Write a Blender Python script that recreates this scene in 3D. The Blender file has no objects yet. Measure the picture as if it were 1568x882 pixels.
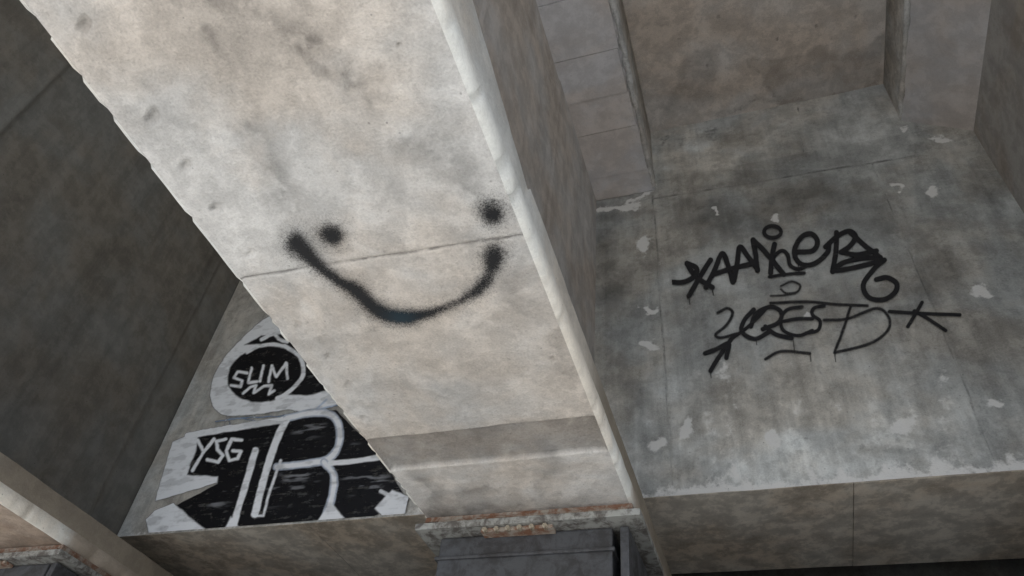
import bpy, math, random
import numpy as np
from mathutils import Matrix, Vector
random.seed(4); np.random.seed(4)
S=2.2; EYE=1.6            # 1 unit of layout = height of girder soffit above the eye (2.2 m)
scn=bpy.context.scene
scn.view_settings.view_transform='Standard'; scn.view_settings.look='None'; scn.view_settings.exposure=0

# ------------------------------------------------------------------ camera
R=np.array([0.9506,0.2987,0.0859]); F=np.array([-0.2719,0.6649,0.6956])
F/=np.linalg.norm(F); R-=F*(R@F); R/=np.linalg.norm(R); U=np.cross(R,F)
cam=bpy.data.cameras.new("camera"); co=bpy.data.objects.new("camera",cam); scn.collection.objects.link(co)
cam.lens=26.22; cam.sensor_width=36; cam.clip_start=.05; cam.clip_end=2000
m=Matrix(((R[0],U[0],-F[0],0),(R[1],U[1],-F[1],0),(R[2],U[2],-F[2],EYE),(0,0,0,1)))
co.matrix_world=m; scn.camera=co
# survey matrix: layout coordinates of a surface -> coordinates of the tracing of its markings
SURV=np.array([1142*R+784*F,-1142*U+441*F,F])
def tr(P):
    q=P@SURV.T
    return q[:,0]/q[:,2],q[:,1]/q[:,2]

# ------------------------------------------------------------------ numpy noise
def vnoise(x,y,seed):
    rs=np.random.RandomState(seed); T=rs.rand(256,256)
    xi=np.floor(x).astype(int); yi=np.floor(y).astype(int); fx=x-xi; fy=y-yi
    fx=fx*fx*(3-2*fx); fy=fy*fy*(3-2*fy)
    a=T[xi%256,yi%256]; b=T[(xi+1)%256,yi%256]; c=T[xi%256,(yi+1)%256]; d=T[(xi+1)%256,(yi+1)%256]
    return (a*(1-fx)+b*fx)*(1-fy)+(c*(1-fx)+d*fx)*fy
def fbm(x,y,seed=1,o=4):
    s=0;a=.5;t=0
    for i in range(o):
        s=s+a*vnoise(x*2**i+17*i,y*2**i+5*i,seed+i); t+=a; a*=.55
    return s/t
def sstep(a,b,x):
    t=np.clip((x-a)/(b-a),0,1); return t*t*(3-2*t)

# ------------------------------------------------------------------ trace helpers
def smooth(p,n=6):
    p=np.array(p,float)
    if len(p)<3: return p
    q=np.vstack([2*p[0]-p[1],p,2*p[-1]-p[-2]]); out=[]
    for i in range(1,len(q)-2):
        for t in np.linspace(0,1,n,endpoint=False):
            out.append(.5*((2*q[i])+(-q[i-1]+q[i+1])*t+(2*q[i-1]-5*q[i]+4*q[i+1]-q[i+2])*t*t+(-q[i-1]+3*q[i]-3*q[i+1]+q[i+2])*t**3))
    out.append(q[-2]); return np.array(out)
def dist(u,v,pts,closed=False):
    d=np.full(u.shape,1e9)
    n=len(pts)
    for i in range(n if closed else n-1):
        a=pts[i]; b=pts[(i+1)%n]; e=b-a; L=e@e+1e-9
        t=np.clip(((u-a[0])*e[0]+(v-a[1])*e[1])/L,0,1)
        d=np.minimum(d,np.hypot(u-a[0]-t*e[0],v-a[1]-t*e[1]))
    return d
def line(u,v,pts,w,soft=3,sm=True):
    pts=smooth(pts) if sm else np.array(pts,float)
    r=w/2+soft; mn=pts.min(0)-r; mx=pts.max(0)+r
    k=(u>mn[0])&(u<mx[0])&(v>mn[1])&(v<mx[1])
    o=np.zeros(u.shape)
    if k.any():
        d=dist(u[k],v[k],pts); o[k]=1-sstep(max(0,w/2-soft/2),w/2+soft/2,d)
    return o
def poly(u,v,pts,soft=3):
    pts=np.array(pts,float); ins=np.zeros(u.shape,bool); n=len(pts)
    for i in range(n):
        a=pts[i]; b=pts[(i+1)%n]
        c=((a[1]>v)!=(b[1]>v)); 
        with np.errstate(divide='ignore',invalid='ignore'):
            ins^=c&(u<(b[0]-a[0])*(v-a[1])/((b[1]-a[1]) if b[1]!=a[1] else 1e-9)+a[0])
    d=dist(u,v,pts,True); d=np.where(ins,d,-d)
    return sstep(-soft/2,soft/2,d)
def ell(cx,cy,rx,ry,tilt=0,n=24,a0=0,a1=360):
    o=[];t=math.radians(tilt)
    for i in range(n+1):
        a=math.radians(a0+(a1-a0)*i/n); x=rx*math.cos(a); y=ry*math.sin(a)
        o.append((cx+x*math.cos(t)-y*math.sin(t),cy+x*math.sin(t)+y*math.cos(t)))
    return o

# ------------------------------------------------------------------ materials
class NT:
    def __init__(s,name):
        s.m=bpy.data.materials.new(name); s.m.use_nodes=True; s.t=s.m.node_tree; s.n=s.t.nodes; s.l=s.t.links
        s.b=s.n['Principled BSDF']; s.out=s.n['Material Output']
    def new(s,ty,**k):
        x=s.n.new(ty)
        for a,b in k.items(): setattr(x,a,b)
        return x
    def set(s,sock,v):
        if isinstance(v,bpy.types.NodeSocket): s.l.new(v,sock)
        else: sock.default_value=v
    def math(s,op,a,b=0,c=0,clamp=False):
        x=s.new('ShaderNodeMath',operation=op,use_clamp=clamp)
        s.set(x.inputs[0],a); s.set(x.inputs[1],b); s.set(x.inputs[2],c); return x.outputs[0]
    def noise(s,vec,scale,detail=5,rough=.6,dist=0):
        x=s.new('ShaderNodeTexNoise'); s.l.new(vec,x.inputs['Vector'])
        x.inputs['Scale'].default_value=scale; x.inputs['Detail'].default_value=detail
        x.inputs['Roughness'].default_value=rough; x.inputs['Distortion'].default_value=dist
        return x.outputs['Fac']
    def mapping(s,vec,scale,loc=(0,0,0)):
        x=s.new('ShaderNodeMapping'); s.l.new(vec,x.inputs[0]); x.inputs['Scale'].default_value=scale; x.inputs['Location'].default_value=loc
        return x.outputs[0]
    def ramp(s,v,a,b,lo=0,hi=1):
        x=s.new('ShaderNodeMapRange'); x.interpolation_type='SMOOTHSTEP'
        s.set(x.inputs[0],v)
        for i,q in zip((1,2,3,4),(a,b,lo,hi)): s.set(x.inputs[i],q)
        return x.outputs[0]
    def mix(s,f,a,b,mode='MIX'):
        x=s.new('ShaderNodeMix',data_type='RGBA',blend_type=mode)
        s.set(x.inputs[0],f)
        for i,q in ((6,a),(7,b)):
            if isinstance(q,tuple): q=tuple(q)+((1,) if len(q)==3 else ())
            s.set(x.inputs[i],q)
        return x.outputs[2]
    def attr(s,name):
        x=s.new('ShaderNodeAttribute'); x.attribute_name=name; return x
def concrete(name,base,var=.5,streak=.0,bump=.5,warm=(1.05,1.0,.94),cool=(.97,1.0,1.02),white=(.80,.80,.78),darkf=.3,loc=(0,0,0),speck=.6,pit=.6,ys=None,simple_=False,mid=1.0,st=(9,9,.6)):
    t=NT(name); tc=t.new('ShaderNodeTexCoord').outputs['Object']; v=t.mapping(tc,(1,1,1),loc)
    n1=t.noise(v,1.1,4,.6,.3); n2=t.noise(v,5.5,6,.66,.2); n3=t.noise(v,95,2,.7); n5=t.noise(v,24,4,.75)
    val=t.math('MULTIPLY_ADD',t.math('SUBTRACT',n1,.5),1.5*var,1.0)
    val=t.math('MULTIPLY_ADD',t.math('SUBTRACT',n2,.5),1.7*var,val)
    val=t.math('MULTIPLY_ADD',t.math('SUBTRACT',n5,.5),1.1*var*mid,val)
    val=t.math('MULTIPLY_ADD',t.math('SUBTRACT',n3,.5),1.0*speck,val)
    val=t.math('MULTIPLY_ADD',t.ramp(t.math('MULTIPLY_ADD',n5,.25,n2),.60,.68),.20*var,val)
    val=t.math('MULTIPLY_ADD',t.ramp(n5,.35,.29),-.45*var*mid,val)
    if streak:
        n4=t.noise(t.mapping(v,st),1,5,.65,.15)
        val=t.math('MULTIPLY_ADD',t.math('SUBTRACT',n4,.5),2.0*streak,val)
    val=t.math('MAXIMUM',val,.12)
    hue=t.ramp(n1,.38,.62)
    col=t.mix(hue,tuple(b*w for b,w in zip(base,warm)),tuple(b*w for b,w in zip(base,cool)))
    if ys:
        sp=t.new('ShaderNodeSeparateXYZ'); t.l.new(tc,sp.inputs[0])
        yy=t.math('MULTIPLY_ADD',t.math('SUBTRACT',n2,.5),.4,sp.outputs[1])
        col=t.mix(t.ramp(yy,ys[0],ys[1]),col,tuple(ys[2]))
    sc=t.new('ShaderNodeVectorMath',operation='SCALE'); t.l.new(col,sc.inputs[0]); t.l.new(val,sc.inputs['Scale']); col=sc.outputs[0]
    if not simple_:
        tone=t.attr('tone').outputs['Fac']
        k=t.new('ShaderNodeVectorMath',operation='SCALE'); t.l.new(col,k.inputs[0]); t.set(k.inputs['Scale'],t.math('ADD',tone,1.0)); col=k.outputs[0]
        br=t.math('MULTIPLY_ADD',t.math('SUBTRACT',n5,.5),1.3,t.math('MULTIPLY',t.math('SUBTRACT',n2,.5),1.3))
        da=t.attr('dark').outputs['Fac']
        df=t.math('MULTIPLY',t.ramp(t.math('ADD',da,t.math('MULTIPLY',br,t.ramp(da,0,.25))),.08,.9),1-darkf)
        col=t.mix(df,col,tuple(b*.16 for b in base))
        wa=t.attr('white').outputs['Fac']
        wf=t.ramp(t.math('ADD',wa,t.math('MULTIPLY',br,t.ramp(wa,0,.2))),.25,.75)
        col=t.mix(t.math('MULTIPLY',wf,.85),col,white)
    vo=t.new('ShaderNodeTexVoronoi'); t.l.new(v,vo.inputs['Vector']); vo.inputs['Scale'].default_value=19
    hole=t.math('MULTIPLY',t.math('SUBTRACT',1.0,t.ramp(vo.outputs['Distance'],.05,.12)),t.ramp(n2,.53,.6))
    col=t.mix(t.math('MULTIPLY',hole,pit),col,tuple(b*.3 for b in base))
    t.l.new(col,t.b.inputs['Base Color'])
    t.b.inputs['Roughness'].default_value=.9; t.b.inputs['Specular IOR Level'].default_value=.25
    h=t.math('MULTIPLY_ADD',n2,.8,t.math('MULTIPLY_ADD',n5,.7*mid,t.math('MULTIPLY',n3,.25)))
    bp=t.new('ShaderNodeBump'); bp.inputs['Strength'].default_value=bump; bp.inputs['Distance'].default_value=.02
    t.l.new(h,bp.inputs['Height']); t.l.new(bp.outputs[0],t.b.inputs['Normal'])
    return t.m
M_soff=concrete("soffit_concrete",(.565,.545,.52),var=.36,bump=.5,speck=.55,mid=.95)
M_soff2=concrete("soffit_concrete_brown",(.38,.30,.24),var=.5,bump=.5,speck=.5,loc=(4,4,0))
M_edge=concrete("flange_edge_concrete",(.84,.83,.78),var=.2,bump=.4,speck=.3,ys=(3.9,4.1,(.46,.40,.33)))  # paler than the soffit: light on the flange side put into the colour
M_edge2=concrete("flange_edge_upper_concrete",(.80,.785,.735),var=.25,bump=.4,speck=.3,ys=(2.7,3.3,(.40,.35,.28)))  # upper part of the lit strip, its brightness also put into the colour
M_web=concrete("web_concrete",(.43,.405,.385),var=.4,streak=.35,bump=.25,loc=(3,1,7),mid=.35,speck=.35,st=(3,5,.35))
M_webl=concrete("web_concrete_shaded",(.17,.166,.152),var=.42,streak=.50,bump=.2,loc=(9,2,3),mid=.35,speck=.4,st=(3,5,.3))  # darker web concrete: shade of the left web put into its colour
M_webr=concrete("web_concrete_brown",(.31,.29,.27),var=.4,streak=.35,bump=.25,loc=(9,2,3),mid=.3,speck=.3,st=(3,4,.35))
M_wall=concrete("wall_concrete",(.385,.387,.372),var=.5,streak=.45,bump=.4,loc=(1,5,2),speck=.6,mid=.8)
M_slab=concrete("deck_slab_concrete",(.56,.515,.475),var=.45,bump=.35,loc=(5,5,5),mid=.6)
M_topf=concrete("top_flange_concrete",(.57,.55,.55),var=.3,bump=.25,loc=(2,8,2),mid=.4,speck=.3)
M_dsof=concrete("stained_concrete",(.52,.475,.41),var=.9,bump=.3,loc=(6,3,9),mid=.3,speck=.4)
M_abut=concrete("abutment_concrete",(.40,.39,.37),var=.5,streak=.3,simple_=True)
M_back=concrete("back_wall_concrete",(.12,.12,.115),var=.5,streak=.3,simple_=True)  # dark copy of the abutment concrete: shade of the cavity put into its colour
M_grnd=concrete("ground_paving",(.64,.63,.61),var=.3,bump=.3,simple_=True)
M_mort=concrete("mortar",(.52,.51,.49),var=.6,bump=1,simple_=True)
def simple(name,base,base2,rough,metal=0,scale=9,bump=.3):
    t=NT(name); tc=t.new('ShaderNodeTexCoord').outputs['Object']
    n=t.noise(tc,scale,6,.75,.4); n2=t.noise(tc,80,3,.6)
    col=t.mix(t.ramp(n,.4,.62),base,base2)
    t.l.new(col,t.b.inputs['Base Color']); t.l.new(t.ramp(n,.3,.7,rough-.15,rough+.1),t.b.inputs['Roughness'])
    t.b.inputs['Metallic'].default_value=metal
    bp=t.new('ShaderNodeBump'); bp.inputs['Strength'].default_value=bump; bp.inputs['Distance'].default_value=.01
    t.l.new(t.math('ADD',n,t.math('MULTIPLY',n2,.4)),bp.inputs['Height']); t.l.new(bp.outputs[0],t.b.inputs['Normal'])
    return t.m
M_steel=simple("weathered_steel",(.40,.41,.39),(.13,.12,.11),.6,.1,12)
M_rust=simple("rusty_steel",(.22,.11,.065),(.38,.34,.29),.8,0,14)
M_rub=simple("bearing_paint",(.085,.09,.10),(.045,.045,.048),.55,0,7)
M_brass=simple("dirty_brass",(.50,.46,.37),(.20,.15,.10),.5,.2,25)
def paintmat(name,grain,patchy,rough=.6):
    t=NT(name); tc=t.new('ShaderNodeTexCoord').outputs['Object']; a=t.attr('paint')
    g=t.noise(tc,170,2,.7); p=t.noise(tc,12,5,.7); 
    al=a.outputs['Alpha']
    e=t.math('MULTIPLY_ADD',t.math('SUBTRACT',g,.5),grain,al)
    e=t.math('MULTIPLY',t.ramp(e,.10,.88),t.ramp(al,.0,.12))
    lum=t.new('ShaderNodeSeparateColor'); t.l.new(a.outputs['Color'],lum.inputs[0])
    if patchy:
        pt=t.noise(t.mapping(tc,(4,4,32)),1,5,.7)
        pf=t.ramp(t.math('ADD',t.math('MULTIPLY',p,.45),t.math('MULTIPLY',pt,.55)),.50,.62)
        pf=t.math('MULTIPLY',pf,t.math('SUBTRACT',patchy,t.math('MULTIPLY',lum.outputs[1],patchy*.75)))
        e=t.math('MULTIPLY',e,t.math('SUBTRACT',1.0,pf))
    t.l.new(a.outputs['Color'],t.b.inputs['Base Color']); t.b.inputs['Roughness'].default_value=rough; t.b.inputs['Specular IOR Level'].default_value=.3
    tr_=t.new('ShaderNodeBsdfTransparent'); mx=t.new('ShaderNodeMixShader')
    t.l.new(e,mx.inputs[0]); t.l.new(tr_.outputs[0],mx.inputs[1]); t.l.new(t.b.outputs[0],mx.inputs[2]); t.l.new(mx.outputs[0],t.out.inputs[0])
    return t.m
M_spray=paintmat("black_spray_paint",1.3,.0)
M_marker=paintmat("tag_paint",.4,.15)
M_block=paintmat("block_paint",.3,.45,.4)

# ------------------------------------------------------------------ mesh helpers
def addmesh(name,P,faces,mats,parent=None,smooth_=False,midx=None,attrs=None,cols=None):
    me=bpy.data.meshes.new(name)
    P=np.asarray(P,float)*S+np.array([0,0,EYE])
    faces=np.asarray(faces)
    n=len(P); nf=len(faces)
    me.vertices.add(n); me.vertices.foreach_set('co',P.astype(np.float32).ravel())
    me.loops.add(nf*4); me.loops.foreach_set('vertex_index',faces.astype(np.int32).ravel())
    me.polygons.add(nf); me.polygons.foreach_set('loop_start',np.arange(nf,dtype=np.int32)*4)
    if midx is not None: me.polygons.foreach_set('material_index',np.asarray(midx,dtype=np.int32))
    me.update(calc_edges=True); me.validate()
    for m_ in (mats if isinstance(mats,list) else [mats]): me.materials.append(m_)
    if smooth_: me.polygons.foreach_set('use_smooth',np.ones(nf,bool))
    for k,a in (attrs or {}).items():
        at=me.attributes.new(k,'FLOAT','POINT'); at.data.foreach_set('value',a.astype(np.float32))
    if cols is not None:
        at=me.attributes.new('paint','FLOAT_COLOR','POINT'); at.data.foreach_set('color',cols.astype(np.float32).ravel())
    ob=bpy.data.objects.new(name,me); scn.collection.objects.link(ob)
    if parent: ob.parent=parent
    return ob
def gridfaces(n1,n2,flip=False):
    i,j=np.meshgrid(np.arange(n1-1),np.arange(n2-1),indexing='ij'); a=(i*n2+j).ravel()
    f=np.stack([a,a+n2,a+n2+1,a+1],1)
    return f[:,::-1] if flip else f
def gridpts(o,e1,e2,cell):
    o,e1,e2=[np.array(q,float) for q in (o,e1,e2)]
    n1=max(2,int(np.linalg.norm(e1)/cell)+1); n2=max(2,int(np.linalg.norm(e2)/cell)+1)
    s,t=np.meshgrid(np.linspace(0,1,n1),np.linspace(0,1,n2),indexing='ij')
    return o+s.reshape(-1,1)*e1+t.reshape(-1,1)*e2,n1,n2
def box(name,a,b,mat,parent=None,bevel=.004,jit=0):
    me=bpy.data.meshes.new(name); import bmesh
    bm=bmesh.new(); bmesh.ops.create_cube(bm,size=1)
    a=np.array(a);b=np.array(b); c=(a+b)/2; d=(b-a)
    for v in bm.verts: v.co=Vector([v.co[i]*d[i]*S for i in range(3)])
    if bevel: bmesh.ops.bevel(bm,geom=list(bm.edges),offset=bevel*S,segments=2,affect='EDGES',profile=.6)
    if jit:
        for v in bm.verts: v.co+=Vector([random.uniform(-jit,jit) for _ in range(3)])
    for v in bm.verts: v.co+=Vector((c[0]*S,c[1]*S,c[2]*S+EYE))
    bm.to_mesh(me); bm.free(); me.materials.append(mat)
    ob=bpy.data.objects.new(name,me); scn.collection.objects.link(ob)
    if parent: ob.parent=parent
    return ob
def empty(name):
    e=bpy.data.objects.new(name,None); scn.collection.objects.link(e); return e

Y0=-1.0; Y1=2.95
# ------------------------------------------------------------------ girders
def soffit(par,xc,y0,y1,cell,main,mat):
    P,n1,n2=gridpts((xc-.2925,y0,1.0),(.585,0,0),(0,y1-y0,0),cell)
    u,v=tr(P); x=P[:,0];y=P[:,1]
    dz=(fbm(x*6,y*6,3)-.5)*.006
    wob=(fbm(x*9,y*9,5,3)-.5)
    ys=.814+.015*(x-xc+.3)/.6+.003*wob
    seam=np.exp(-((y-ys)/.003)**2)
    dz+=seam*.004
    band=sstep(1.395,1.402,y+.01*wob)*(1-sstep(1.543,1.548,y))
    dz+=band*.012
    blk=sstep(1.543,1.548,y)
    patch=fbm(x*16,y*16,44)
    dark=seam*.8*sstep(.2,.5,fbm(x*8,y*8,46)); 
    tone=-.42*band*(.8+.5*patch)-.02*blk-.40*np.exp(-((y-1.8)/.05)**2)*patch*1.5
    tone+=.16*(fbm(x*3.2,y*3.2,48)-.5)*2
    if main:
        us=u+46*(fbm(x*10,y*10,31)-.5); vs=v+46*(fbm(x*10,y*10,37)-.5)
        pk=sstep(.36,.62,fbm(x*22,y*22,39))
        # damp patches: blotches kept inside broad diagonal zones
        b1=sstep(.46,.58,fbm(x*15,y*9,141,5)); b2=sstep(.50,.60,fbm(x*24,y*15,143,5)); b3=sstep(.44,.56,fbm(x*11,y*11,145,5))
        Z=[([(300,20),(345,90),(370,180),(410,260),(450,330)],36,50,.30,b1),
           ([(340,-20),(440,20),(500,110),(600,190),(690,240),(720,330)],50,60,.34,b3),
           ([(430,40),(500,90),(560,180)],30,50,.22,b2),
           ([(60,10),(160,100),(300,260)],70,120,.12,b1),([(600,300),(640,370),(720,380)],50,70,.15,b2),
           ([(780,440),(850,520),(880,590)],24,40,.22,b1),([(480,520),(560,580),(700,600)],80,120,.10,b1),
           ([(640,740),(680,765),(740,755)],30,40,.34,b3),([(850,715),(800,755)],22,36,.24,b1),([(760,120),(780,260),(820,380)],20,40,.10,b2)]
        for p,w,s,k,b in Z:
            g=line(us,vs,p,w,s)*b; tone-=k*g*(.75+.35*pk); dark=np.maximum(dark,k*.30*g*pk)
        # core of the two darker runs
        for p,w,s,k in [([(322,50),(342,85),(358,125)],8,26,.24),([(470,75),(500,110),(550,160)],6,26,.20),([(640,215),(665,235)],8,24,.18)]:
            tone-=k*line(us,vs,p,w,s)*(.5+.6*pk)
        # light trowel smears
        l1=sstep(.55,.66,fbm(x*13+y*5,y*7,147,5)); tone+=.10*l1
        PT=[(128,38,12,1),(232,180,12,1),(287,258,9,.9),(332,318,9,.9),(382,386,7,.5),(455,497,7,.4),(503,545,5,.6),(537,590,6,.4),(557,640,5,.5),(612,68,3,.8),(845,553,4,.6)]
        u3=u+14*(fbm(x*40,y*40,33)-.5); v3=v+14*(fbm(x*40,y*40,35)-.5)
        for a,b,r,k in PT:
            d=np.hypot((u3-a)*.9+(v3-b)*.3,(v3-b)*.7-(u3-a)*.35)
            dz+=.009*k*(1-sstep(r*.4,r*1.15,d)); d2=np.hypot(u3-a+r*.6,v3-b-r*.1)
            dark=np.maximum(dark,.45*k*(1-sstep(r*.1,r*.95,d2))); tone-=.10*k*(1-sstep(r*.4,r*1.4,d))
        for a,b,r in [(720,270,14),(745,300,10),(690,300,8),(770,240,8)]:
            tone+=.16*(1-sstep(r*.3,r*1.4,np.hypot(us-a,vs-b)))
    edge=np.abs(x-xc); P[:,2]+=dz*(1-sstep(.285,.2925,edge)) 
    return addmesh("soffit",P,gridfaces(n1,n2,True),mat,par,True,attrs=dict(dark=dark,tone=tone))
def girder(xc,webmat,main=False,hl=.3825,hr=.3825,zl=2.765,stepy=None,sm=None):
    e=empty("concrete_bridge_girder"); sm=sm or M_soff
    ys=np.arange(Y0,Y1+.001,.0125); n=len(ys)
    def J(s,a,f=14): return (fbm(ys*f+s,np.full(n,s*3.1),21,3)-.5)*a
    k=np.where(ys>.82,1.125,np.minimum(1.105+(.82-ys)*.24,1.32))
    w=np.full(n,.1035)
    if stepy: w=w+.012*(ys<stepy)-.006*(ys>2.01)
    elif main: w=w-.004*(ys<.55)+.004*(ys>1.5)
    z_=np.zeros(n)
    def side(s):
        chip=np.maximum(0,fbm(ys*40+s,np.full(n,s*1.3),77,3)-.62)*.08
        lo=J(2+s,.003)
        return [(.2925+z_,1.0+J(1+s,.001)),(.3025+lo-chip,1.005+J(3+s,.002)+chip*.5),(.3025+lo+.001,1.050+J(4+s,.003)),(.2985+J(5+s,.002),1.053+J(4+s,.003)),(.2985+J(6+s,.003),k+J(7+s,.005)),(w,k+.05),(w,2.765+z_)]
    r=side(0)+[(hr+J(8,.006),2.765+J(9,.008)),(hr+z_,3.229+z_)]
    l=[(-a,b) for a,b in side(50)]+[(-hl-J(11,.006),zl+J(12,.008)),(-hl+z_,3.229+z_)]
    cols_=r+l[::-1]; m_=len(cols_)
    P=np.zeros((n,m_,3))
    for j,(a,b) in enumerate(cols_): P[:,j,0]=xc+a; P[:,j,1]=ys; P[:,j,2]=b
    P=P.reshape(-1,3)
    F_=[];mi=[]
    seg=[1,1,1,4,0,0,2,3]
    segs=seg+[3]+seg[::-1]
    for i in range(n-1):
        for j in range(m_-1):
            a=i*m_+j; F_.append((a,a+1,a+1+m_,a+m_)); mi.append(segs[j])
    for base in (0,(n-1)*m_):
        for j in range(m_//2-1):
            F_.append((base+j,base+j+1,base+m_-2-j,base+m_-1-j)); mi.append(0)
    addmesh("body",P,F_,[webmat,M_edge,M_topf,M_mort,M_edge2],e,False,mi)
    if main:
        soffit(e,xc,Y0,0.05,.03,False,sm); soffit(e,xc,.05,1.9,.0036,True,sm); soffit(e,xc,1.9,Y1,.03,False,sm)
    else: soffit(e,xc,Y0,Y1,.015,False,sm)
    box("shim",(xc-.295,1.805,.984),(xc+.3,2.15,.999),M_rust,e,.002,.003)
    box("packer",(xc-.25,1.797,.974),(xc+.29,2.15,.985),M_rust,e,.002,.004)
    box("sole_plate",(xc-.315,1.785,.954),(xc+.325,2.16,.973),M_steel,e,.002)
    box("bearing_body",(xc-.255,1.84,.68),(xc+.24,2.14,.952),M_rub,e,.006)
    box("bearing_lip",(xc-.262,1.832,.885),(xc+.247,2.14,.895),M_rub,e,.003)
    box("bearing_base",(xc-.29,1.80,.65),(xc+.29,2.16,.69),M_steel,e,.004)
    box("guide_bar",(xc-.12,1.80,.942),(xc+.085,1.838,.953),M_rust,e,.002)
    for i in range(6):
        me_x=xc-.105+i*.034+random.uniform(-.004,.004)
        bpy.ops.mesh.primitive_cylinder_add(vertices=6,radius=.0075*S,depth=.016*S,location=(me_x*S,1.80*S,.946*S+EYE),rotation=(math.pi/2,random.random(),0))
        o=bpy.context.object; o.name="bolt_%d"%(i+1); o.data.materials.append(M_brass); o.parent=e
    box("side_guide",(xc+.262,1.83,.68),(xc+.285,2.13,.948),M_rub,e,.003)
    return e
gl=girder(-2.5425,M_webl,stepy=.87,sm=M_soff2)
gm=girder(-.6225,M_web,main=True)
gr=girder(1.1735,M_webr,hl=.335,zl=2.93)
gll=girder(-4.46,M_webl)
y=-.95;k=0
while y<2.1:
    L=random.choice([.17,.2,.24]); t=random.choice([.004,.010,.016])
    k+=1
    box("form_panel_%d"%k,(-.524,y,2.765-t),(-.252+random.uniform(-.01,.006),min(y+L-.002,2.165),2.768),M_topf,gm,.0015)
    y+=L
def lip(par,x,z):
    ys=np.arange(-.9,2.16,.012); n=len(ys)
    q=lambda s,a:(fbm(ys*26+s,np.full(n,s*1.7+x),51,4)-.5)*a
    w=.010
    c=[(x-w+q(1,.022),z+.01+0*ys),(x-w+q(2,.022),z-.004+q(3,.012)),(x+w+q(4,.022),z-.004+q(5,.012)),(x+w+q(6,.022),z+.03+q(7,.04))]
    P=np.zeros((n,4,3))
    for j,(a,b) in enumerate(c): P[:,j,0]=a;P[:,j,1]=ys;P[:,j,2]=b
    f=[]
    for i in range(n-1):
        for j in range(3):
            a=i*4+j; f.append((a,a+1,a+5,a+4))
    addmesh("mortar_lip",P.reshape(-1,3),f,M_mort,par)
lip(gm,-.243,2.765); lip(gr,.838,2.93)

# ------------------------------------------------------------------ deck slab
P,n1,n2=gridpts((-.45,Y0,3.23),(1.6,0,0),(0,3.3,0),.009)
P[:,2]+=(fbm(P[:,0]*5,P[:,1]*5,61)-.5)*.012
u,v=tr(P); x=P[:,0];y=P[:,1]
ds=np.zeros(len(P)); tn=np.zeros(len(P))
us=u+50*(fbm(x*7,y*7,62)-.5); vs=v+50*(fbm(x*7,y*7,63)-.5)
stain=poly(us,vs,[(1150,95),(1240,85),(1350,60),(1350,140),(1180,160)],8)
tn-=.22*stain; tn-=.22*poly(us,vs,[(1060,85),(1090,90),(1095,150),(1050,170),(1020,160)],14)
ds=np.maximum(ds,.40*line(us,vs,[(1150,100),(1175,140),(1230,145),(1340,120)],5,10))
ds=np.maximum(ds,.45*line(us,vs,[(1100,172),(1160,158),(1350,128)],8,16))
for a,b,r in [(1100,25,4),(1083,100,3),(1250,40,3),(1190,60,3),(1310,25,3),(1040,60,3)]: ds=np.maximum(ds,.7*(1-sstep(r*.4,r*1.4,np.hypot(u-a,v-b))))
tn+=.14*(fbm(x*4,y*4,66)-.5)*2
e=empty("bridge_deck_slab")
addmesh("slab_soffit",P,gridfaces(n1,n2,True),M_slab,e,True,attrs=dict(dark=ds,tone=tn))
box("slab_left_bay",(-5.2,Y0,3.232),(-.46,3.3,3.26),M_slab,e,0)
box("slab_top",(-5.2,Y0,3.262),(1.7,3.3,3.42),M_slab,e,.005)
box("parapet",(1.6,Y0,3.421),(1.7,3.3,3.85),M_abut,e,.005)

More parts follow.
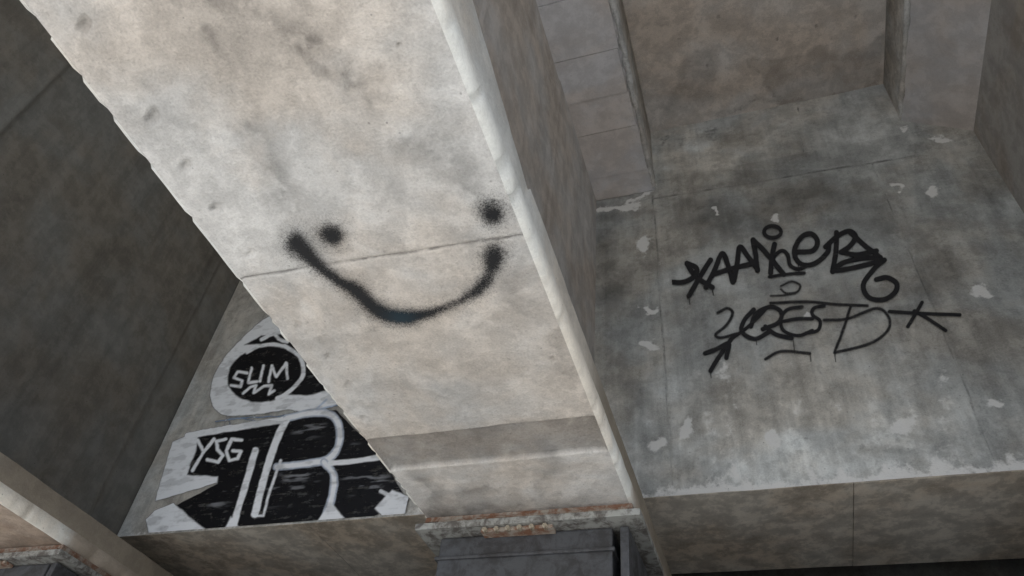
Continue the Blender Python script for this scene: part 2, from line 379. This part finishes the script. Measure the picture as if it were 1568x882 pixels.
# ------------------------------------------------------------------ end diaphragm walls
YW=2.17; ZB=1.216
def diaphragm(x0,x1,cell,kind):
    e=empty("concrete_diaphragm_wall")
    P,n1,n2=gridpts((x0,YW,ZB),(x1-x0,0,0),(0,0,3.232-ZB),cell)
    u,v=tr(P); x=P[:,0];z=P[:,2]
    dy=(fbm(x*5,z*5,71)-.5)*.008; dark=np.zeros(len(P)); white=np.zeros(len(P)); tone=np.zeros(len(P))
    nz=fbm(x*9,z*9,73); us=u+34*(fbm(x*14,z*14,75)-.5); vs=v+34*(fbm(x*14,z*14,77)-.5)
    ul=u+90*(fbm(x*5,z*5,175)-.5); vl=v+90*(fbm(x*5,z*5,177)-.5)
    pk=sstep(.35,.65,fbm(x*18,z*10,79)); run=fbm(x*26,z*2.2,83)
    if kind=='right':
        us2=u+5*(nz-.5); 
        for p in ([(1000,300),(1014,500),(1030,748)],[(1336,250),(1412,430),(1478,590),(1540,745)],[(1000,304),(1160,277),(1336,249)],[(1222,165),(1232,250)],[(1336,249),(1400,238)]):
            g=line(us2,v,p,2.5,3,False); dark=np.maximum(dark,.65*g*(.3+.7*pk)); dy+=g*.003
        col=1-poly(u,v,[(1000,304),(1336,249),(1412,430),(1560,790),(1032,760)],4)
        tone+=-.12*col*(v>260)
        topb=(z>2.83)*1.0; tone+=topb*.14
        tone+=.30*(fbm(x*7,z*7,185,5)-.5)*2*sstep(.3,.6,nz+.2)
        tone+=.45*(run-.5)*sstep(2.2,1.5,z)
        tone+=.46*np.exp(-((ul-1200)/320)**2-((vl-690)/110)**2)*(.6+.8*pk)  # light falloff put into the tone: brighter pool at the bottom centre
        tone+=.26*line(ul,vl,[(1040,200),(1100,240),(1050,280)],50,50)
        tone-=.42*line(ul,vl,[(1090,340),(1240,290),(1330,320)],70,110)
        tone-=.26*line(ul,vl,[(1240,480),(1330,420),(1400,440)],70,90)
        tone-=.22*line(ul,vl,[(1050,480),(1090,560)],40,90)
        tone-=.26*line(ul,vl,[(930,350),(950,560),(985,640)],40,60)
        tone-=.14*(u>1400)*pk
        for a,b,rx,ry in [(985,370,13,17),(1008,686,14,13),(992,527,14,8),(990,470,12,6),(1056,650,11,13),(1188,670,10,10),(1383,650,18,12),(1430,291,14,7),(1370,288,10,6),(1195,332,6,5),(1503,451,14,8),(1440,213,12,5),(1240,487,8,6),(1090,322,6,4),(1383,197,10,5),(1520,615,10,7)]:
            d=np.hypot((us-a)/rx,(vs-b)/ry); white=np.maximum(white,1.0*(1-sstep(.3,1.5,d)))
        white=np.maximum(white,.9*line(us,vs,[(918,322),(950,314),(978,308),(996,285)],10,12))
        white=np.maximum(white,.45*line(us,vs,[(1112,560),(1120,640),(1130,740)],12,36)*(.4+.7*pk))
        for a in (1210,1290,1330,1440,1075): white=np.maximum(white,.32*line(us,vs,[(a,560),(a+22,740)],8,40)*pk)
        hh=(z-ZB); fr=fbm(x*30,z*4,81)
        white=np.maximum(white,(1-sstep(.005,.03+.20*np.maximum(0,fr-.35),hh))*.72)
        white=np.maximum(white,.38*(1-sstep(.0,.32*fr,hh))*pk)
        for p,w,s,k in [([(1320,690),(1400,700)],22,26,.5),([(1440,690),(1500,650)],22,30,.45)]:
            dark=np.maximum(dark,k*line(us,vs,p,w,s)*pk)
        dark=np.maximum(dark,.5*line(us,vs,[(1010,222),(1100,208),(1200,195)],3,8)*pk)
        dark=np.maximum(dark,.40*line(us,vs,[(1150,165),(1190,160)],8,10))
        for a,b,L in [(1150,520,60),(1260,560,70),(1360,540,80),(1300,600,60),(1090,600,50),(1430,560,70),(1230,620,60)]:
            dark=np.maximum(dark,.30*line(us,vs,[(a,b),(a+L*.12,b+L)],4,14)*pk)
    elif kind=='left':
        tone+=.05+.2*nz
        white=np.maximum(white,(1-sstep(.0,.05,z-ZB))*.4)
        dark=np.maximum(dark,.4*line(us,vs,[(345,470),(330,500)],5,20))
    P[:,1]+=dy
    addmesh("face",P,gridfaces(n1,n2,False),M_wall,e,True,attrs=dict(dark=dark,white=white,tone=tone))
    w=(x1-x0)/2
    for i in range(2):
        box("underside_%d"%(i+1),(x0+w*i+.0006,YW+.006,ZB+random.uniform(-.001,.001)),(x0+w*(i+1)-.0006,2.74,ZB+.2),M_dsof,e,.0015)
    box("core",(x0,YW+.02,ZB+.19),(x1,2.74,3.225),M_wall,e,0)
    return e
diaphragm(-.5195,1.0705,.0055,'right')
diaphragm(-2.4395,-.7255,.0075,'left')
diaphragm(-4.357,-2.646,.05,'x')

# ------------------------------------------------------------------ abutment and ground
e=empty("concrete_abutment")
box("bearing_shelf",(-5.4,1.72,-EYE/S),(1.9,3.4,.645),M_abut,e,.01)
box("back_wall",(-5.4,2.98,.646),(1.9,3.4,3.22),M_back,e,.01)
me=bpy.data.meshes.new("ground"); me.from_pydata([(-400,-400,0),(400,-400,0),(400,400,0),(-400,400,0)],[],[(0,1,2,3)]); me.materials.append(M_grnd)
g=bpy.data.objects.new("ground",me); scn.collection.objects.link(g)

# ------------------------------------------------------------------ graffiti
def sheet(name,P,n1,n2,flip,cols,mat):
    f=gridfaces(n1,n2,flip); keep=cols[f,3].max(1)>.01; f=f[keep]
    used=np.unique(f); mp=np.full(len(P),-1); mp[used]=np.arange(len(used))
    return addmesh(name,P[used],mp[f],mat,None,True,cols=cols[used])
# smiley
P,n1,n2=gridpts((-.9,.55,.9962),(.58,0,0),(0,.65,0),.003)
u,v=tr(P)
pts=[(453,372,1,10.5),(468,388,.95,9),(490,410,.78,7),(518,431,.78,6.5),(545,446,.92,8),(575,474,.95,8),(600,485,1,8),(628,486,.98,7.5),(655,480,.68,6.5),(688,469,.44,7),(715,456,.50,8),(738,438,.64,9),(750,418,.5,9.5),(756,396,.95,10.5)]
pp=smooth(np.array(pts),8); d=np.zeros(len(P)); o=np.zeros(len(P)); o2=np.zeros(len(P))
wu=3*(fbm(P[:,0]*40,P[:,1]*40,91)-.5)
for a,b,s,r in list(pp)+[(509,361,1,10.5),(500,358,.6,11),(486,354,.22,12),(755,329,1,10.5),(750,320,.5,15),(757,386,.5,13),(450,380,.35,14)]:
    q=np.hypot(u-a+wu,v-b+wu)
    d=np.maximum(d,s*np.exp(-(q/(r*1.0))**1.9)); o=np.maximum(o,.38*s*np.exp(-(q/(r*2.4))**2)); o2=np.maximum(o2,.14*s*np.exp(-(q/(r*4.0))**2))
al=1-(1-d)*(1-o)*(1-o2)
c=np.zeros((len(P),4)); c[:,:3]=(.018,.019,.021); c[:,3]=al
kk=np.exp(-((u-615)/25)**2)*.03; c[:,1]+=kk*.6; c[:,2]+=kk
sheet("smiley_face_graffiti",P,n1,n2,True,c,M_spray)
# tags on the right wall
P,n1,n2=gridpts((-.2,YW-.0065,1.45),(1.15,0,0),(0,0,1.25),.003)
u,v=tr(P); wu=u+1.2*(fbm(P[:,0]*30,P[:,2]*30,93)-.5)
T1=[[(1030,432),(1046,432),(1062,424),(1067,411),(1052,403)],[(1052,404),(1066,424),(1091,440)],[(1088,398),(1074,420),(1055,453)],
[(1081,440),(1094,414),(1106,388),(1116,410),(1122,432)],[(1092,420),(1118,412),(1150,404)],[(1124,430),(1129,402),(1133,378),(1146,394),(1160,412)],
[(1160,414),(1157,390),(1153,367)],[(1154,368),(1172,386),(1200,420)],[(1186,374),(1182,396),(1180,418)],[(1182,396),(1196,384),(1206,390),(1210,406),(1222,412),(1234,408)],
ell(1183,355,13,9,0,16),[(1220,386),(1244,384),(1252,370),(1242,358),(1226,364),(1216,386),(1226,404),(1246,404),(1266,388),(1270,372)],
[(1281,356),(1280,384),(1275,416)],[(1264,378),(1282,362),(1300,354),(1310,362),(1302,376),(1288,386)],[(1288,386),(1312,390),(1342,384)],
[(1300,354),(1322,374),(1345,392)],[(1348,394),(1318,396),(1292,402),(1278,414),(1312,409),(1354,398)],[(1354,398),(1338,412),(1322,436),(1330,455),(1352,459),(1370,448),(1373,434),(1358,425),(1342,428)],
[(1178,424),(1204,420),(1231,418)],[(1196,438),(1212,431),(1225,437),(1220,447),(1204,449),(1196,443)],[(1180,453),(1200,452),(1218,449)]]
W1=[7.8]*len(T1); W1[-1]=3.5; W1[-2]=4; W1[-3]=5; W1[10]=6; W1[9]=6
T2=[[(1099,479),(1114,472),(1122,480),(1112,498),(1096,512),(1104,517),(1128,511)],[(1088,568),(1100,548),(1122,516)],[(1080,541),(1098,534),(1116,526),(1112,548)],
[(1154,474),(1140,490),(1136,508),(1156,519),(1178,508)],[(1118,520),(1146,500),(1172,474)],[(1150,500),(1158,480),(1180,470),(1196,478),(1192,494),(1168,504)],[(1172,500),(1188,512),(1212,518)],
[(1228,470),(1206,474),(1196,488),(1200,506),(1222,514),(1244,506)],[(1200,492),(1222,488),(1244,488)],
[(1262,468),(1246,472),(1244,482),(1256,492),(1252,506),(1234,510)],[(1180,464),(1236,462),(1280,466),(1328,468)],[(1302,470),(1293,500),(1278,540)],[(1262,490),(1298,488),(1342,472),(1361,486),(1359,506),(1332,526),(1278,540)],
[(1172,550),(1196,538),(1240,541)],[(1362,477),(1410,480),(1470,482)],[(1412,463),(1402,480),(1390,500)],[(1400,476),(1424,490),(1448,506)]]
W2=[5]*len(T2)
for i in (1,2,3,5,6): W2[i]=7
for i in (14,15,16,4): W2[i]=5.5
for i in (7,8,9): W2[i]=5.5
al=np.zeros(len(P))
for p,w in zip(T1,W1): al=np.maximum(al,line(wu,v,p,w,3)*(1 if w>4 else .7))
for p,w in zip(T2,W2): al=np.maximum(al,line(wu,v,p,w,3)*(.95 if w>5.2 else .75))
for a,b,L in [(1055,452,14),(1091,440,12),(1180,416,10),(1214,515,26),(1240,541,12),(1278,540,14),(1158,520,8),(1222,404,14),(1088,570,8)]:
    al=np.maximum(al,line(wu,v,[(a,b),(a+L*.12,b+L)],2,1.6,False)*.7)
for p in T1: al=np.maximum(al,.13*line(wu,v,p,10,12))
c=np.zeros((len(P),4)); c[:,:3]=(.016,.016,.018); c[:,3]=al
sheet("tag_graffiti",P,n1,n2,False,c,M_marker)
# block letters on the left wall
P,n1,n2=gridpts((-2.43,YW-.0065,ZB+.004),(1.5,0,0),(0,0,1.35),.0033)
u,v=tr(P); nn=fbm(P[:,0]*25,P[:,2]*25,95); wu=u+2.4*(nn-.5); wv=v+2.4*(fbm(P[:,0]*25,P[:,2]*25,97)-.5)
BK=(.009,.009,.011); WH=(.92,.95,.98); BL=(.32,.45,.66); GY=(.50,.56,.66)
c=np.zeros((len(P),4)); c[:,:3]=BK
def lay(mask,colr,k=1):
    mask=mask*k
    c[:,:3]=c[:,:3]*(1-mask[:,None])+np.array(colr)*mask[:,None]; c[:,3]=np.maximum(c[:,3],mask)
lay(poly(wu,wv,smooth([(321,606),(326,578),(343,548),(372,516),(412,484),(440,494),(480,560),(520,615),(470,630),(440,628),(400,634),(350,637),(328,626),(321,606)],4),4),WH)
lay(poly(wu,wv,ell(405,573,58,42,-14)[:-1],3),BK)
lay(poly(wu,wv,[(374,528),(400,514),(432,512),(470,545),(502,598),(470,606),(440,604),(464,582),(463,556),(440,534),(410,526)],3),BK)
lay(line(wu,wv,[(436,530),(460,548),(463,576),(440,602),(424,610)],6,2),WH)
lay(line(wu,wv,[(378,540),(396,530),(416,527),(436,530)],5,2),WH)
lay(line(wu,wv,[(400,520),(418,512),(428,520),(440,524)],5,2),WH)
for p in ([(378,571),(364,569),(358,578),(371,583),(368,592),(354,590)],[(385,564),(380,586),(394,584)],[(403,560),(398,584)],[(411,585),(416,560),(423,577),(438,556),(440,580)],[(372,602),(384,592),(392,590),(388,602),(404,592),(416,590),(412,604),(420,598)]):
    lay(line(wu,wv,p,4.2,2,False),WH)
lay(line(wu,wv,[(330,646),(370,640),(440,636),(520,620)],2.5,3),BL,.7)
lay(line(wu,wv,[(352,650),(360,640),(450,650),(500,612)],2.5,3),BL,.6)
for a,b,L in [(350,634,22),(392,632,14),(452,626,14),(300,826,8),(262,820,8)]:
    lay(line(wu,wv,[(a,b),(a-L*.4,b+L)],2,2,False),WH,.6)
lay(poly(wu,wv,[(294,668),(380,652),(440,643),(480,630),(515,628),(540,655),(580,690),(622,765),(560,797),(500,806),(430,812),(330,820),(258,780),(335,740),(285,735)],3),BK)
lay(line(wu,wv,[(288,667),(350,656),(440,642)],10,2,False),WH)
bowl=[(440,640),(478,632),(506,635),(519,652),(519,680),(508,698),(490,707),(424,715)]
lay(line(wu,wv,bowl,12,2),GY); lay(line(wu,wv,bowl,7.5,2),WH)
lay(poly(wu,wv,[(264,676),(304,660),(300,690),(286,727),(334,730),(333,739),(285,754),(237,768),(250,722)],3),WH)
lay(poly(wu,wv,[(266,770),(236,782),(223,795),(228,822),(300,830),(328,820),(300,800)],3),WH)
lay(line(wu,wv,[(438,644),(426,668),(408,720),(390,788)],11,2),WH)
lay(line(wu,wv,[(389,790),(403,790),(414,750),(430,705)],4,2,False),WH,.9)
lay(line(wu,wv,[(391,690),(378,735),(355,812)],10,2,False),WH)
lay(poly(wu,wv,[(354,790),(374,820),(338,822)],3),WH)
leg=[(496,708),(511,728),(508,762),(494,800)]
lay(line(wu,wv,leg,12,2),GY); lay(line(wu,wv,leg,7,2),WH)
lay(poly(wu,wv,[(506,768),(538,806),(476,812)],3),WH)
lay(line(wu,wv,[(506,709),(540,706),(584,700)],8,2),WH)
lay(poly(wu,wv,[(574,778),(600,750),(626,760),(620,790),(590,797)],3),WH); lay(line(wu,wv,[(583,752),(604,762),(590,772)],6,2,False),WH)
rr=sstep(.60,.72,fbm(P[:,0]*9,P[:,2]*60,99))*(c[:,1]<.05)
for p,w in (([(410,760),(460,756)],26),([(330,770),(360,750)],20),([(540,740),(580,735)],30),([(440,730),(480,726)],16),([(460,660),(490,655)],18),([(540,690),(560,720)],20)):
    lay(line(wu,wv,p,w,20)*rr,(.30,.31,.33),.7)
# thin, uneven coverage of the white
thin=sstep(.52,.66,fbm(P[:,0]*14,P[:,2]*34,101))*(c[:,1]>.5)
c[:,:3]*=(1-.22*thin)[:,None]
for p in ([(303,674),(312,692),(328,672)],[(312,692),(295,720)],[(346,672),(331,676),(333,688),(342,697),(334,708),(318,704)],[(370,674),(355,672),(347,690),(351,705),(364,703),(369,691),(357,690)]):
    lay(line(wu,wv,p,5,2,False),WH)
sheet("block_letter_graffiti",P,n1,n2,False,c,M_block)

# ------------------------------------------------------------------ light
EL=54; AZ=186
w=bpy.data.worlds.new("World"); scn.world=w; w.use_nodes=True
sk=w.node_tree.nodes.new('ShaderNodeTexSky'); sk.sky_type='NISHITA'; sk.sun_disc=False
sk.sun_elevation=math.radians(EL); sk.sun_rotation=math.radians(AZ)
bg=w.node_tree.nodes['Background']; w.node_tree.links.new(sk.outputs[0],bg.inputs[0]); bg.inputs[1].default_value=.15
sd=bpy.data.lights.new("sun",'SUN'); sd.energy=5; sd.angle=math.radians(.5); sd.color=(1,.975,.94)
so=bpy.data.objects.new("sun",sd); scn.collection.objects.link(so)
d=Vector((math.sin(math.radians(AZ))*math.cos(math.radians(EL)),math.cos(math.radians(AZ))*math.cos(math.radians(EL)),math.sin(math.radians(EL))))
so.rotation_euler=d.to_track_quat('Z','Y').to_euler(); so.location=(0,-10,20)
print("done")
